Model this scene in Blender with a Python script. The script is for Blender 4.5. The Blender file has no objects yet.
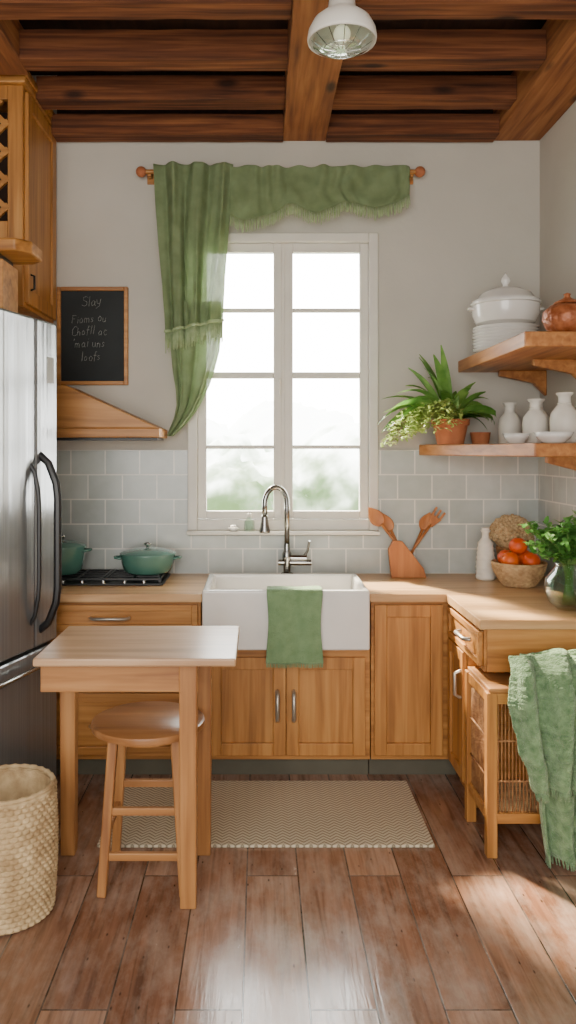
import bpy,bmesh,math,random
from mathutils import Vector,Matrix,noise
random.seed(7)
SC=bpy.context.scene
COL=SC.collection
F=795.;CH=1.62
def wx(x,d): return (x-260)*d/F
def wz(y,d): return CH-(y-450)*d/F
pi=math.pi
# ---------------------------------------------------------------- materials
def hx(h):
    h=h.lstrip('#');o=[]
    for i in (0,2,4):
        c=int(h[i:i+2],16)/255
        o.append(c/12.92 if c<=.04045 else ((c+.055)/1.055)**2.4)
    return (o[0],o[1],o[2],1)
def base(name):
    m=bpy.data.materials.new(name);m.use_nodes=True
    nt=m.node_tree;b=nt.nodes['Principled BSDF'];return m,nt,b
def N(nt,t,**k):
    n=nt.nodes.new(t)
    for a,v in k.items(): setattr(n,a,v)
    return n
def ramp(nt,cols):
    r=N(nt,'ShaderNodeValToRGB');e=r.color_ramp.elements
    while len(e)<len(cols): e.new(.5)
    for i,(p,c) in enumerate(cols): e[i].position=p;e[i].color=hx(c)
    return r
def bump(nt,b,src,s,dist=.01):
    bp=N(nt,'ShaderNodeBump');bp.inputs['Strength'].default_value=s;bp.inputs['Distance'].default_value=dist
    nt.links.new(src,bp.inputs['Height']);nt.links.new(bp.outputs[0],b.inputs['Normal'])
def plain(name,c1,c2=None,rough=.5,metal=0,scale=6,bs=0,bscale=60,trans=0,sheen=0,coat=0,detail=3,dist=.01,transl=0,sheer=0):
    m,nt,b=base(name)
    tc=N(nt,'ShaderNodeTexCoord')
    n=N(nt,'ShaderNodeTexNoise');n.inputs['Scale'].default_value=scale;n.inputs['Detail'].default_value=detail
    nt.links.new(tc.outputs['Object'],n.inputs['Vector'])
    r=ramp(nt,[(.3,c1),(.7,c2 or c1)]);nt.links.new(n.outputs['Fac'],r.inputs[0]);nt.links.new(r.outputs[0],b.inputs['Base Color'])
    b.inputs['Roughness'].default_value=rough;b.inputs['Metallic'].default_value=metal
    if sheen: b.inputs['Sheen Weight'].default_value=sheen;b.inputs['Sheen Roughness'].default_value=.5
    if coat: b.inputs['Coat Weight'].default_value=coat
    if bs:
        n2=N(nt,'ShaderNodeTexNoise');n2.inputs['Scale'].default_value=bscale;n2.inputs['Detail'].default_value=3
        nt.links.new(tc.outputs['Object'],n2.inputs['Vector']);bump(nt,b,n2.outputs['Fac'],bs,dist)
    if transl:
        t=N(nt,'ShaderNodeBsdfTranslucent');nt.links.new(r.outputs[0],t.inputs[0])
        mx=N(nt,'ShaderNodeMixShader');mx.inputs[0].default_value=transl
        nt.links.new(b.outputs[0],mx.inputs[1]);nt.links.new(t.outputs[0],mx.inputs[2]);last=mx
        if sheer:
            tt=N(nt,'ShaderNodeBsdfTransparent');m2=N(nt,'ShaderNodeMixShader');m2.inputs[0].default_value=sheer
            nt.links.new(mx.outputs[0],m2.inputs[1]);nt.links.new(tt.outputs[0],m2.inputs[2]);last=m2
        nt.links.new(last.outputs[0],nt.nodes['Material Output'].inputs[0])
    return m
def wood(name,dark,mid,light,axis='X',rough=.45,fine=16,bs=.15,knots=0,mixf=.45):
    m,nt,b=base(name)
    tc=N(nt,'ShaderNodeTexCoord');oi=N(nt,'ShaderNodeObjectInfo')
    mu=N(nt,'ShaderNodeMath',operation='MULTIPLY');mu.inputs[1].default_value=37
    nt.links.new(oi.outputs['Random'],mu.inputs[0])
    ad=N(nt,'ShaderNodeVectorMath',operation='ADD');nt.links.new(tc.outputs['Object'],ad.inputs[0]);nt.links.new(mu.outputs[0],ad.inputs[1])
    mp=N(nt,'ShaderNodeMapping');s=[fine]*3;s['XYZ'.index(axis)]=1.1;mp.inputs['Scale'].default_value=s
    nt.links.new(ad.outputs[0],mp.inputs[0])
    n=N(nt,'ShaderNodeTexNoise');n.inputs['Scale'].default_value=1.4;n.inputs['Detail'].default_value=8;n.inputs['Distortion'].default_value=.5
    nt.links.new(mp.outputs[0],n.inputs['Vector'])
    mp2=N(nt,'ShaderNodeMapping');s2=[5]*3;s2['XYZ'.index(axis)]=.8;mp2.inputs['Scale'].default_value=s2;nt.links.new(ad.outputs[0],mp2.inputs[0])
    n2=N(nt,'ShaderNodeTexNoise');n2.inputs['Scale'].default_value=1.2;n2.inputs['Detail'].default_value=3;n2.inputs['Distortion'].default_value=1.5;nt.links.new(mp2.outputs[0],n2.inputs['Vector'])
    mi=N(nt,'ShaderNodeMath',operation='MULTIPLY_ADD');mi.inputs[1].default_value=mixf
    m3=N(nt,'ShaderNodeMath',operation='MULTIPLY');m3.inputs[1].default_value=1-mixf;nt.links.new(n.outputs['Fac'],m3.inputs[0])
    nt.links.new(n2.outputs['Fac'],mi.inputs[0]);nt.links.new(m3.outputs[0],mi.inputs[2])
    r=ramp(nt,[(.32,dark),(.5,mid),(.68,light)]);nt.links.new(mi.outputs[0],r.inputs[0]);src=r.outputs[0]
    if knots:
        mk=N(nt,'ShaderNodeMapping');sk_=[5]*3;sk_['XYZ'.index(axis)]=2.0;mk.inputs['Scale'].default_value=sk_;nt.links.new(ad.outputs[0],mk.inputs[0])
        vo=N(nt,'ShaderNodeTexVoronoi');vo.inputs['Scale'].default_value=1;nt.links.new(mk.outputs[0],vo.inputs['Vector'])
        rk=ramp(nt,[(.06,'#2a1408'),(.16,'#ffffff')]);nt.links.new(vo.outputs['Distance'],rk.inputs[0])
        mm=N(nt,'ShaderNodeMixRGB',blend_type='MULTIPLY');mm.inputs[0].default_value=knots
        nt.links.new(src,mm.inputs[1]);nt.links.new(rk.outputs[0],mm.inputs[2]);src=mm.outputs[0]
    nt.links.new(src,b.inputs['Base Color'])
    b.inputs['Roughness'].default_value=rough
    bump(nt,b,n.outputs['Fac'],bs,.004)
    return m
M={}
for ax in 'XYZ':
    M['cab'+ax]=wood('cabinet_wood_'+ax,'#80501f','#ad7537','#c58f4e',ax,fine=24,mixf=.4)
    M['beam'+ax]=wood('beam_wood_'+ax,'#341a0c','#683a1f','#925a33',ax,.9,30,.9,.8,.35)
    M['tab'+ax]=wood('table_wood_'+ax,'#84532c','#aa7541','#c08c57',ax,fine=24)
M['ceil']=wood('ceiling_board_wood','#1a0d07','#2c180e','#3a2114','Y',.9,20,.3)
M['beamL']=wood('main_beam_wood','#5c2f18','#90582d','#b07442','Y',.8,24,.7,.8,.4)
M['counter']=wood('counter_wood','#a2764a','#c2996a','#d4b084','X',.35,16,.05)
M['tabtop']=wood('table_top_wood','#9c7656','#bb946e','#cfae8c','X',.3,14,.05)
M['seat']=wood('stool_seat_wood','#6f4526','#936239','#ac7a4e','X',.3,14,.05)
M['shelf']=wood('shelf_wood','#854c22','#aa6e38','#c68b50','Y',.45,24)
M['spoon']=wood('spoon_wood','#84481f','#a4632f','#bb7a44','Z',.5)
M['plaster']=plain('plaster','#bab5aa','#c3beb3',.9,scale=2,bs=.12,bscale=30)
M['white']=plain('white_paint','#d2cdc2','#dad6cb',.45)
M['ceramic']=plain('white_ceramic','#dedbd5','#e6e3dd',.15,coat=.4)
M['ceramic2']=plain('matte_ceramic','#d8d3c8','#e0dcd2',.5)
M['steel']=plain('steel','#9a9a98','#b4b4b0',.25,1,scale=3)
M['chrome']=plain('chrome','#8f8f8c','#a5a5a2',.15,1)
M['black']=plain('black_iron','#101012','#1a1a1c',.4)
M['pull']=plain('brushed_nickel','#b2ada3','#c6c1b8',.35,.8)
M['toe']=plain('toe_kick_paint','#514d3f','#5d594a',.6)
M['green']=plain('green_enamel','#466f63','#527f71',.2,coat=.6)
M['cloth']=plain('green_cloth','#899b6f','#9caf84',.95,scale=14,bs=.3,bscale=260,dist=.002,transl=.42,sheer=.14)
M['fringe']=plain('green_fringe','#8f a375'.replace(' ',''),'#a5b68c',.95,scale=40)
M['towel']=plain('green_terry','#6f8e63','#829f74',1,scale=20,bs=.8,bscale=180,sheen=.2,dist=.008)
M['blanket']=plain('green_blanket','#587b50','#86a678',1,scale=34,bs=1,bscale=130,sheen=.3,dist=.012)
M['terra']=plain('terracotta','#a05a36','#b9744c',.8,scale=10,bs=.2)
M['copper']=plain('copper_clay','#8a4826','#b87046',.4,.2,scale=28,bs=.6,bscale=50)
M['wick']=plain('wicker','#9c7a54','#cdae82',.75,scale=30,bs=.5,bscale=120)
M['wickd']=plain('brown_wicker','#7d5230','#b58352',.75,scale=30,bs=.5,bscale=120)
M['rope']=plain('basket_rope','#a3865f','#d3b98f',.85,scale=18,bs=.3,bscale=200)
M['dried']=plain('dried_flower','#9c7f58','#cbb189',.9,scale=60)
M['orange']=plain('orange_skin','#d2500f','#e2701c',.4,bs=.3,bscale=120)
M['tomato']=plain('deep_orange_skin','#c8400c','#de5f18',.4,bs=.3,bscale=120)
M['leaf']=plain('leaf_green','#4a7c30','#86b055',.4,scale=12,transl=.35)
M['leafp']=plain('pale_leaf_green','#93ac58','#b4c873',.5,scale=12,transl=.3)
M['leafh']=plain('herb_green','#447f30','#78b058',.5,scale=12,transl=.3)
M['stem']=plain('stem_green','#4a6a2c','#64823a',.6)
M['slate']=plain('chalkboard_slate','#1b2021','#2a2f30',.8,scale=3)
M['chalk']=plain('chalk','#8e8e89','#b4b4ae',.9,scale=60)
M['label']=plain('paper_label','#a8a8a4','#b8b8b4',.7)
M['soil']=plain('soil','#22150d','#38251a',.95)
M['dark']=plain('dark_interior','#2c1a0e','#3a2415',.8)
M['fbody']=plain('fridge_side','#2a2c2e','#333537',.4,.6)
def glass(name,col,rough=.03,mixv=.85):
    m,nt,b=base(name);out=nt.nodes['Material Output']
    t=N(nt,'ShaderNodeBsdfTransparent');t.inputs[0].default_value=col
    g=N(nt,'ShaderNodeBsdfGlossy');g.inputs['Roughness'].default_value=rough
    mx=N(nt,'ShaderNodeMixShader');fr=N(nt,'ShaderNodeLayerWeight');fr.inputs[0].default_value=mixv
    nt.links.new(fr.outputs['Facing'],mx.inputs[0]);nt.links.new(t.outputs[0],mx.inputs[1]);nt.links.new(g.outputs[0],mx.inputs[2])
    nt.links.new(mx.outputs[0],out.inputs[0]);return m
M['pane']=glass('window_glass',(.97,.98,.97,1),.02,.08)
M['glass']=glass('green_tinted_glass',(.78,.88,.82,1),.03,.35)
def steelmat():
    m,nt,b=base('brushed_stainless')
    tc=N(nt,'ShaderNodeTexCoord');mp=N(nt,'ShaderNodeMapping');mp.inputs['Scale'].default_value=(120,120,.5)
    n=N(nt,'ShaderNodeTexNoise');n.inputs['Scale'].default_value=1;n.inputs['Detail'].default_value=3
    nt.links.new(tc.outputs['Object'],mp.inputs[0]);nt.links.new(mp.outputs[0],n.inputs[0])
    mp2=N(nt,'ShaderNodeMapping');mp2.inputs['Scale'].default_value=(9,9,.15)
    n2=N(nt,'ShaderNodeTexNoise');n2.inputs['Scale'].default_value=1;n2.inputs['Detail'].default_value=2
    nt.links.new(tc.outputs['Object'],mp2.inputs[0]);nt.links.new(mp2.outputs[0],n2.inputs[0])
    r=ramp(nt,[(.3,'#7b7d7f'),(.7,'#8e9092')]);nt.links.new(n.outputs['Fac'],r.inputs[0]);nt.links.new(r.outputs[0],b.inputs['Base Color'])
    b.inputs['Metallic'].default_value=.55;b.inputs['Roughness'].default_value=.2
    bump(nt,b,n2.outputs['Fac'],.3,.03);return m
M['stainless']=steelmat()
def tilemat(name,u,off):
    m,nt,b=base(name)
    tc=N(nt,'ShaderNodeNewGeometry');sp=N(nt,'ShaderNodeSeparateXYZ');cb=N(nt,'ShaderNodeCombineXYZ')
    nt.links.new(tc.outputs['Position'],sp.inputs[0])
    nt.links.new(sp.outputs[u],cb.inputs[0])
    su=N(nt,'ShaderNodeMath',operation='SUBTRACT');su.inputs[1].default_value=off
    nt.links.new(sp.outputs[2],su.inputs[0]);nt.links.new(su.outputs[0],cb.inputs[1])
    br=N(nt,'ShaderNodeTexBrick');br.offset=.5
    br.inputs['Scale'].default_value=1;br.inputs['Brick Width'].default_value=.195;br.inputs['Row Height'].default_value=.14
    br.inputs['Mortar Size'].default_value=.004;br.inputs['Mortar Smooth'].default_value=.1
    br.inputs['Color1'].default_value=hx('#aeb4b1');br.inputs['Color2'].default_value=hx('#bcc1bd');br.inputs['Mortar'].default_value=hx('#dedcd4')
    nt.links.new(cb.outputs[0],br.inputs['Vector'])
    n=N(nt,'ShaderNodeTexNoise');n.inputs['Scale'].default_value=12;n.inputs['Detail'].default_value=3;nt.links.new(tc.outputs['Position'],n.inputs['Vector'])
    r=ramp(nt,[(.3,'#f2f2f0'),(.7,'#ffffff')]);nt.links.new(n.outputs['Fac'],r.inputs[0])
    mx=N(nt,'ShaderNodeMixRGB',blend_type='MULTIPLY');mx.inputs[0].default_value=1
    nt.links.new(br.outputs['Color'],mx.inputs[1]);nt.links.new(r.outputs[0],mx.inputs[2]);nt.links.new(mx.outputs[0],b.inputs['Base Color'])
    b.inputs['Roughness'].default_value=.22
    ma=N(nt,'ShaderNodeMath',operation='MULTIPLY_ADD');ma.inputs[1].default_value=-2
    nt.links.new(br.outputs['Fac'],ma.inputs[0]);nt.links.new(n.outputs['Fac'],ma.inputs[2])
    bump(nt,b,ma.outputs[0],.25,.003);return m
M['tileB']=tilemat('backsplash_tile_back',0,.92)
M['tileR']=tilemat('backsplash_tile_side',1,.92)
def floormat():
    m,nt,b=base('plank_floor')
    tc=N(nt,'ShaderNodeNewGeometry');sp=N(nt,'ShaderNodeSeparateXYZ');cb=N(nt,'ShaderNodeCombineXYZ')
    nt.links.new(tc.outputs['Position'],sp.inputs[0])
    ax=N(nt,'ShaderNodeMath',operation='ADD');ax.inputs[1].default_value=.05+1.95
    nt.links.new(sp.outputs[0],ax.inputs[0]);nt.links.new(sp.outputs[1],cb.inputs[0]);nt.links.new(ax.outputs[0],cb.inputs[1])
    def brick(c1,c2,mo):
        br=N(nt,'ShaderNodeTexBrick');br.offset=.37;br.offset_frequency=2
        br.inputs['Scale'].default_value=1;br.inputs['Brick Width'].default_value=1.15;br.inputs['Row Height'].default_value=.195
        br.inputs['Mortar Size'].default_value=.0032;br.inputs['Mortar Smooth'].default_value=.2;br.inputs['Bias'].default_value=0
        br.inputs['Color1'].default_value=hx(c1);br.inputs['Color2'].default_value=hx(c2);br.inputs['Mortar'].default_value=hx(mo)
        nt.links.new(cb.outputs[0],br.inputs['Vector']);return br
    br=brick('#805640','#b88f76','#35251d')
    idb=brick('#000000','#ffffff','#808080')
    sc=N(nt,'ShaderNodeVectorMath',operation='MULTIPLY');sc.inputs[1].default_value=(19,7,3);nt.links.new(idb.outputs['Color'],sc.inputs[0])
    av=N(nt,'ShaderNodeVectorMath',operation='ADD');nt.links.new(tc.outputs['Position'],av.inputs[0]);nt.links.new(sc.outputs[0],av.inputs[1])
    mp=N(nt,'ShaderNodeMapping');mp.inputs['Scale'].default_value=(30,1.8,1)
    n=N(nt,'ShaderNodeTexNoise');n.inputs['Scale'].default_value=1.5;n.inputs['Detail'].default_value=8;n.inputs['Distortion'].default_value=.8
    nt.links.new(av.outputs[0],mp.inputs[0]);nt.links.new(mp.outputs[0],n.inputs['Vector'])
    r=ramp(nt,[(.25,'#a39a92'),(.5,'#e0dcd7'),(.75,'#ffffff')]);nt.links.new(n.outputs['Fac'],r.inputs[0])
    mx=N(nt,'ShaderNodeMixRGB',blend_type='MULTIPLY');mx.inputs[0].default_value=1
    nt.links.new(br.outputs['Color'],mx.inputs[1]);nt.links.new(r.outputs[0],mx.inputs[2])
    mp3=N(nt,'ShaderNodeMapping');mp3.inputs['Scale'].default_value=(5,2.2,1);nt.links.new(av.outputs[0],mp3.inputs[0])
    n2=N(nt,'ShaderNodeTexNoise');n2.inputs['Scale'].default_value=1.8;n2.inputs['Detail'].default_value=10;n2.inputs['Roughness'].default_value=.7;nt.links.new(mp3.outputs[0],n2.inputs['Vector'])
    r2=ramp(nt,[(.42,'#000000'),(.66,'#b0b0b0')]);nt.links.new(n2.outputs['Fac'],r2.inputs[0])
    m2=N(nt,'ShaderNodeMixRGB');m2.inputs[2].default_value=hx('#b3a294')
    nt.links.new(r2.outputs[0],m2.inputs[0]);nt.links.new(mx.outputs[0],m2.inputs[1])
    mk=N(nt,'ShaderNodeMapping');mk.inputs['Scale'].default_value=(4.5,1.7,1);nt.links.new(av.outputs[0],mk.inputs[0])
    vo=N(nt,'ShaderNodeTexVoronoi');nt.links.new(mk.outputs[0],vo.inputs['Vector'])
    rk=ramp(nt,[(.03,'#4a3024'),(.10,'#ffffff')]);nt.links.new(vo.outputs['Distance'],rk.inputs[0])
    m4=N(nt,'ShaderNodeMixRGB',blend_type='MULTIPLY');m4.inputs[0].default_value=.8
    nt.links.new(m2.outputs[0],m4.inputs[1]);nt.links.new(rk.outputs[0],m4.inputs[2]);nt.links.new(m4.outputs[0],b.inputs['Base Color'])
    r3=ramp(nt,[(.3,'#646464'),(.7,'#909090')]);nt.links.new(n2.outputs['Fac'],r3.inputs[0]);nt.links.new(r3.outputs[0],b.inputs['Roughness'])
    b.inputs['Specular IOR Level'].default_value=.9
    ma=N(nt,'ShaderNodeMath',operation='MULTIPLY_ADD');ma.inputs[1].default_value=-3
    nt.links.new(br.outputs['Fac'],ma.inputs[0]);nt.links.new(n.outputs['Fac'],ma.inputs[2])
    bump(nt,b,ma.outputs[0],.3,.003);return m
M['floor']=floormat()
def rugmat():
    m,nt,b=base('woven_rug_pattern')
    tc=N(nt,'ShaderNodeNewGeometry');sp=N(nt,'ShaderNodeSeparateXYZ');nt.links.new(tc.outputs['Position'],sp.inputs[0])
    def mt(op,a,bb=None,c=None):
        q=N(nt,'ShaderNodeMath',operation=op)
        for i,v in enumerate((a,bb,c)):
            if v is None: continue
            if isinstance(v,(int,float)): q.inputs[i].default_value=v
            else: nt.links.new(v,q.inputs[i])
        return q.outputs[0]
    px=mt('PINGPONG',mt('ADD',sp.outputs[0],5),.028)
    s=mt('ADD',mt('MULTIPLY',px,1.0),sp.outputs[1])
    z=mt('PINGPONG',s,.012)
    zz=mt('DIVIDE',z,.012)
    r=ramp(nt,[(.15,'#90836c'),(.5,'#d3c7ae')]);nt.links.new(zz,r.inputs[0])
    nt.links.new(r.outputs[0],b.inputs['Base Color']);b.inputs['Roughness'].default_value=.95
    bump(nt,b,zz,.6,.006);return m
M['rug']=rugmat()
def emit(name,c,s):
    m,nt,b=base(name);b.inputs['Base Color'].default_value=hx(c);b.inputs['Emission Color'].default_value=hx(c);b.inputs['Emission Strength'].default_value=s;return m
M['bulb']=emit('bulb_glow','#fff2d8',.6)
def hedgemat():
    m,nt,b=base('foliage_painted_haze')
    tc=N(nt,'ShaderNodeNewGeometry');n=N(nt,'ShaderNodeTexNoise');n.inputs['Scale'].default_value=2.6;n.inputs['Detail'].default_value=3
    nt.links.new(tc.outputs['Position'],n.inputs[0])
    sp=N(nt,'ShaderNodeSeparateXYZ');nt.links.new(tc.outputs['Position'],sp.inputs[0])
    # painted haze: emission whitens and brightens with height, broken up by the noise
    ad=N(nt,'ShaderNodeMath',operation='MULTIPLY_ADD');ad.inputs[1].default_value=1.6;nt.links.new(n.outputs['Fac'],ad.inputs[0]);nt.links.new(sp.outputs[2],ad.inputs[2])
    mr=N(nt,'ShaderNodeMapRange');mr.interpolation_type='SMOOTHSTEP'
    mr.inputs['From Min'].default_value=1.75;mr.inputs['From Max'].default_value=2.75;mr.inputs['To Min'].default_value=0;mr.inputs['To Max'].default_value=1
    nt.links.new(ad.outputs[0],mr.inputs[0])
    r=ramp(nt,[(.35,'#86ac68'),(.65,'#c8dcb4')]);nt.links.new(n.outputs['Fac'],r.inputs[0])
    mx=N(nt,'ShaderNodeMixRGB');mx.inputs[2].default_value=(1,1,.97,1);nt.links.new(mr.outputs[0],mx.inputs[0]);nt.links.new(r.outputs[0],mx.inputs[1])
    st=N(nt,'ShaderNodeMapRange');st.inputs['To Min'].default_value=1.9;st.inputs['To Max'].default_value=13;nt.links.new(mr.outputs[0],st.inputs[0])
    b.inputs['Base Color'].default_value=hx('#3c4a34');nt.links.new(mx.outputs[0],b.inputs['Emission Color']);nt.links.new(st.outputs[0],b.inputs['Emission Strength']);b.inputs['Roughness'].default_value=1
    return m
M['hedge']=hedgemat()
# ---------------------------------------------------------------- mesh builder
class MB:
    def __init__(s): s.bm=bmesh.new()
    def box(s,x0,x1,y0,y1,z0,z1,T=None):
        vs=[Vector((x,y,z)) for z in (z0,z1) for y in (y0,y1) for x in (x0,x1)]
        if T: vs=[T(v) for v in vs]
        v=[s.bm.verts.new(p) for p in vs]
        for f in ((0,2,3,1),(4,5,7,6),(0,1,5,4),(2,6,7,3),(0,4,6,2),(1,3,7,5)): s.bm.faces.new([v[i] for i in f])
        return s
    def prism(s,pts,vec):
        a=[s.bm.verts.new(p) for p in pts];b=[s.bm.verts.new(Vector(p)+Vector(vec)) for p in pts];n=len(a)
        s.bm.faces.new(a[::-1]);s.bm.faces.new(b)
        for i in range(n): s.bm.faces.new([a[i],a[(i+1)%n],b[(i+1)%n],b[i]])
        return s
    def bar(s,p0,p1,w,h,up=(0,0,1),w1=None,h1=None):
        p0=Vector(p0);p1=Vector(p1);d=(p1-p0).normalized();u=Vector(up)
        if abs(d.dot(u))>.95:u=Vector((0,1,0))
        a=d.cross(u).normalized();c=a.cross(d)
        w1=w1 or w;h1=h1 or h
        v=[]
        for p,ww,hh in ((p0,w,h),(p1,w1,h1)):
            for i,j in ((-1,-1),(1,-1),(1,1),(-1,1)): v.append(s.bm.verts.new(p+a*i*ww/2+c*j*hh/2))
        for f in ((3,2,1,0),(4,5,6,7),(0,1,5,4),(1,2,6,5),(2,3,7,6),(3,0,4,7)): s.bm.faces.new([v[i] for i in f])
        return s
    def lathe(s,cx,cy,prof,n=40,fn=None,sx=1,sy=1):
        rings=[]
        for k,(r,z) in enumerate(prof):
            if r<1e-5: rings.append([s.bm.verts.new((cx,cy,z))])
            else:
                g=[]
                for i in range(n):
                    a=2*pi*i/n;rr=r+(fn(a,k,z) if fn else 0)
                    g.append(s.bm.verts.new((cx+rr*math.cos(a)*sx,cy+rr*math.sin(a)*sy,z)))
                rings.append(g)
        for A,B in zip(rings,rings[1:]):
            for i in range(n):
                j=(i+1)%n
                if len(A)==1 and len(B)==1: continue
                if len(A)==1: s.bm.faces.new([A[0],B[j],B[i]])
                elif len(B)==1: s.bm.faces.new([A[i],A[j],B[0]])
                else: s.bm.faces.new([A[i],A[j],B[j],B[i]])
        return s
    def tube(s,pts,r,n=10):
        pts=[Vector(p) for p in pts];m=len(pts);rs=r if isinstance(r,(list,tuple)) else [r]*m
        rings=[];ref=None
        for i,p in enumerate(pts):
            d=(pts[min(i+1,m-1)]-pts[max(i-1,0)]).normalized()
            if ref is None:
                ref=Vector((0,0,1)) if abs(d.z)<.9 else Vector((1,0,0))
            a=(ref-d*ref.dot(d)).normalized();ref=a;c=d.cross(a)
            rings.append([s.bm.verts.new(p+(a*math.cos(2*pi*k/n)+c*math.sin(2*pi*k/n))*rs[i]) for k in range(n)])
        for A,B in zip(rings,rings[1:]):
            for k in range(n): s.bm.faces.new([A[k],A[(k+1)%n],B[(k+1)%n],B[k]])
        s.bm.faces.new(rings[0][::-1]);s.bm.faces.new(rings[-1]);return s
    def grid(s,nu,nv,f):
        g=[[s.bm.verts.new(f(i/nu,j/nv)) for i in range(nu+1)] for j in range(nv+1)]
        for j in range(nv):
            for i in range(nu): s.bm.faces.new([g[j][i],g[j][i+1],g[j+1][i+1],g[j+1][i]])
        return s
    def ball(s,c,r,sx=1,sy=1,sz=1,n=20,fn=None):
        prof=[(r*math.sin(pi*i/n),-r*math.cos(pi*i/n)*sz) for i in range(n+1)];prof[0]=(0,-r*sz);prof[-1]=(0,r*sz)
        s.lathe(c[0],c[1],[(a,b+c[2]) for a,b in prof],n*2,fn,sx,sy);return s
    def leaf(s,p,d,L,W,droop,seg=6,side=None,tip=1.0):
        p=Vector(p);d=Vector(d).normalized();pts=[];q=p.copy();dd=d.copy()
        for i in range(seg+1):
            pts.append((q.copy(),dd.copy()));q=q+dd*L/seg;dd=(dd+Vector((0,0,-droop/seg))).normalized()
        a0=d.cross(Vector((0,0,1)))
        if a0.length<.1:a0=Vector((random.uniform(-1,1),random.uniform(-1,1),0))
        a0.normalize()
        if side: a0=(a0+Vector(side)).normalized()
        prev=None
        for i,(q,dd) in enumerate(pts):
            t=i/seg;w=W*math.sin(pi*min(.98,(.08+.92*t)))**.8*tip
            ax=(a0-dd*a0.dot(dd)).normalized();up=ax.cross(dd).normalized()
            row=[s.bm.verts.new(q-ax*w/2+up*w*.12),s.bm.verts.new(q),s.bm.verts.new(q+ax*w/2+up*w*.12)]
            if prev:
                for k in (0,1): s.bm.faces.new([prev[k],prev[k+1],row[k+1],row[k]])
            prev=row
        return s
ORG={}
def setp(o,label=None,cat=None,kind=None,group=None):
    if label:o['label']=label
    if cat:o['category']=cat
    if kind:o['kind']=kind
    if group:o['group']=group
def root(name,label,cat,loc,kind=None,group=None):
    e=bpy.data.objects.new(name,None);e.empty_display_size=.05;e.location=loc;COL.objects.link(e)
    setp(e,label,cat,kind,group);ORG[e.name]=Vector(loc);return e
def fin(mb,name,mat,parent=None,label=None,cat=None,bev=0,smooth=False,sub=0,solid=0,kind=None,group=None,seg=2):
    bm=mb.bm;bmesh.ops.recalc_face_normals(bm,faces=bm.faces[:])
    if parent: org=ORG[parent.name]
    else:
        xs=[v.co for v in bm.verts]
        org=Vector(((min(v.x for v in xs)+max(v.x for v in xs))/2,(min(v.y for v in xs)+max(v.y for v in xs))/2,min(v.z for v in xs)))
    bmesh.ops.translate(bm,verts=bm.verts[:],vec=-org)
    me=bpy.data.meshes.new(name);bm.to_mesh(me);bm.free()
    me.materials.append(M[mat] if isinstance(mat,str) else mat)
    o=bpy.data.objects.new(name,me);COL.objects.link(o)
    if parent: o.parent=parent
    else: o.location=org
    ORG[o.name]=org
    if smooth:
        for p in me.polygons:p.use_smooth=True
        if smooth=='a': me.set_sharp_from_angle(angle=math.radians(40))
    if solid: q=o.modifiers.new('solid','SOLIDIFY');q.thickness=solid;q.offset=0
    if bev:
        q=o.modifiers.new('bevel','BEVEL');q.width=bev;q.segments=seg;q.limit_method='ANGLE';q.angle_limit=math.radians(40)
    if sub: q=o.modifiers.new('sub','SUBSURF');q.levels=sub;q.render_levels=sub
    setp(o,label,cat,kind,group);return o
def dup(src,loc,rot=0,scale=1,label=None):
    def cp(o,par):
        n=o.copy();COL.objects.link(n)
        if par: n.parent=par
        for ch in o.children: cp(ch,n)
        return n
    r=cp(src,None);r.location=loc;r.rotation_euler=(0,0,rot);r.scale=(scale,)*3 if not isinstance(scale,tuple) else scale
    if label:r['label']=label
    return r
def interp(tab,t):
    if t<=tab[0][0]:return tab[0][1]
    for (a,b),(c,d) in zip(tab,tab[1:]):
        if t<=c:return b+(d-b)*(t-a)/(c-a)
    return tab[-1][1]
# ---------------------------------------------------------------- room
WB=4.52;XR=1.59;XL=-1.95
wnd=(-.40,.66,1.18,2.84);HT=3.82
b=MB();b.box(XL-.1,wnd[0],WB,WB+.2,0,HT+.1).box(wnd[1],XR+.1,WB,WB+.2,0,HT+.1).box(wnd[0],wnd[1],WB,WB+.2,0,wnd[2]).box(wnd[0],wnd[1],WB,WB+.2,wnd[3],HT+.1)
fin(b,'wall_back','plaster',kind='structure')
fin(MB().box(XR,XR+.1,-1.2,WB,0,HT+.1),'wall_right','plaster',kind='structure')
fin(MB().box(XL-.1,XL,-1.2,WB,0,HT+.1),'wall_left','plaster',kind='structure')
fin(MB().box(XL-.1,XR+.1,-1.2,WB+.2,-.1,0),'floor','floor',kind='structure')
fin(MB().box(XL,XR,-1.2,WB,HT-.07,HT),'ceiling','ceil',kind='structure')
# dark timber header closing the gap above the wall beams
fin(MB().box(-1.15,.13,4.505,4.519,3.385,3.75).box(.372,1.32,4.505,4.519,3.385,3.75),'trim_3','ceil',kind='structure')
# backsplash
b=MB();b.box(XL,-.41,WB-.012,WB,.92,1.62).box(.67,XR-.012,WB-.012,WB,.92,1.62).box(-.41,.67,WB-.012,WB,.92,1.135)
fin(b,'trim_1','tileB',kind='structure')
fin(MB().box(XR-.012,XR,2.6,WB,.92,1.585),'trim_2','tileR',kind='structure')
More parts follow.
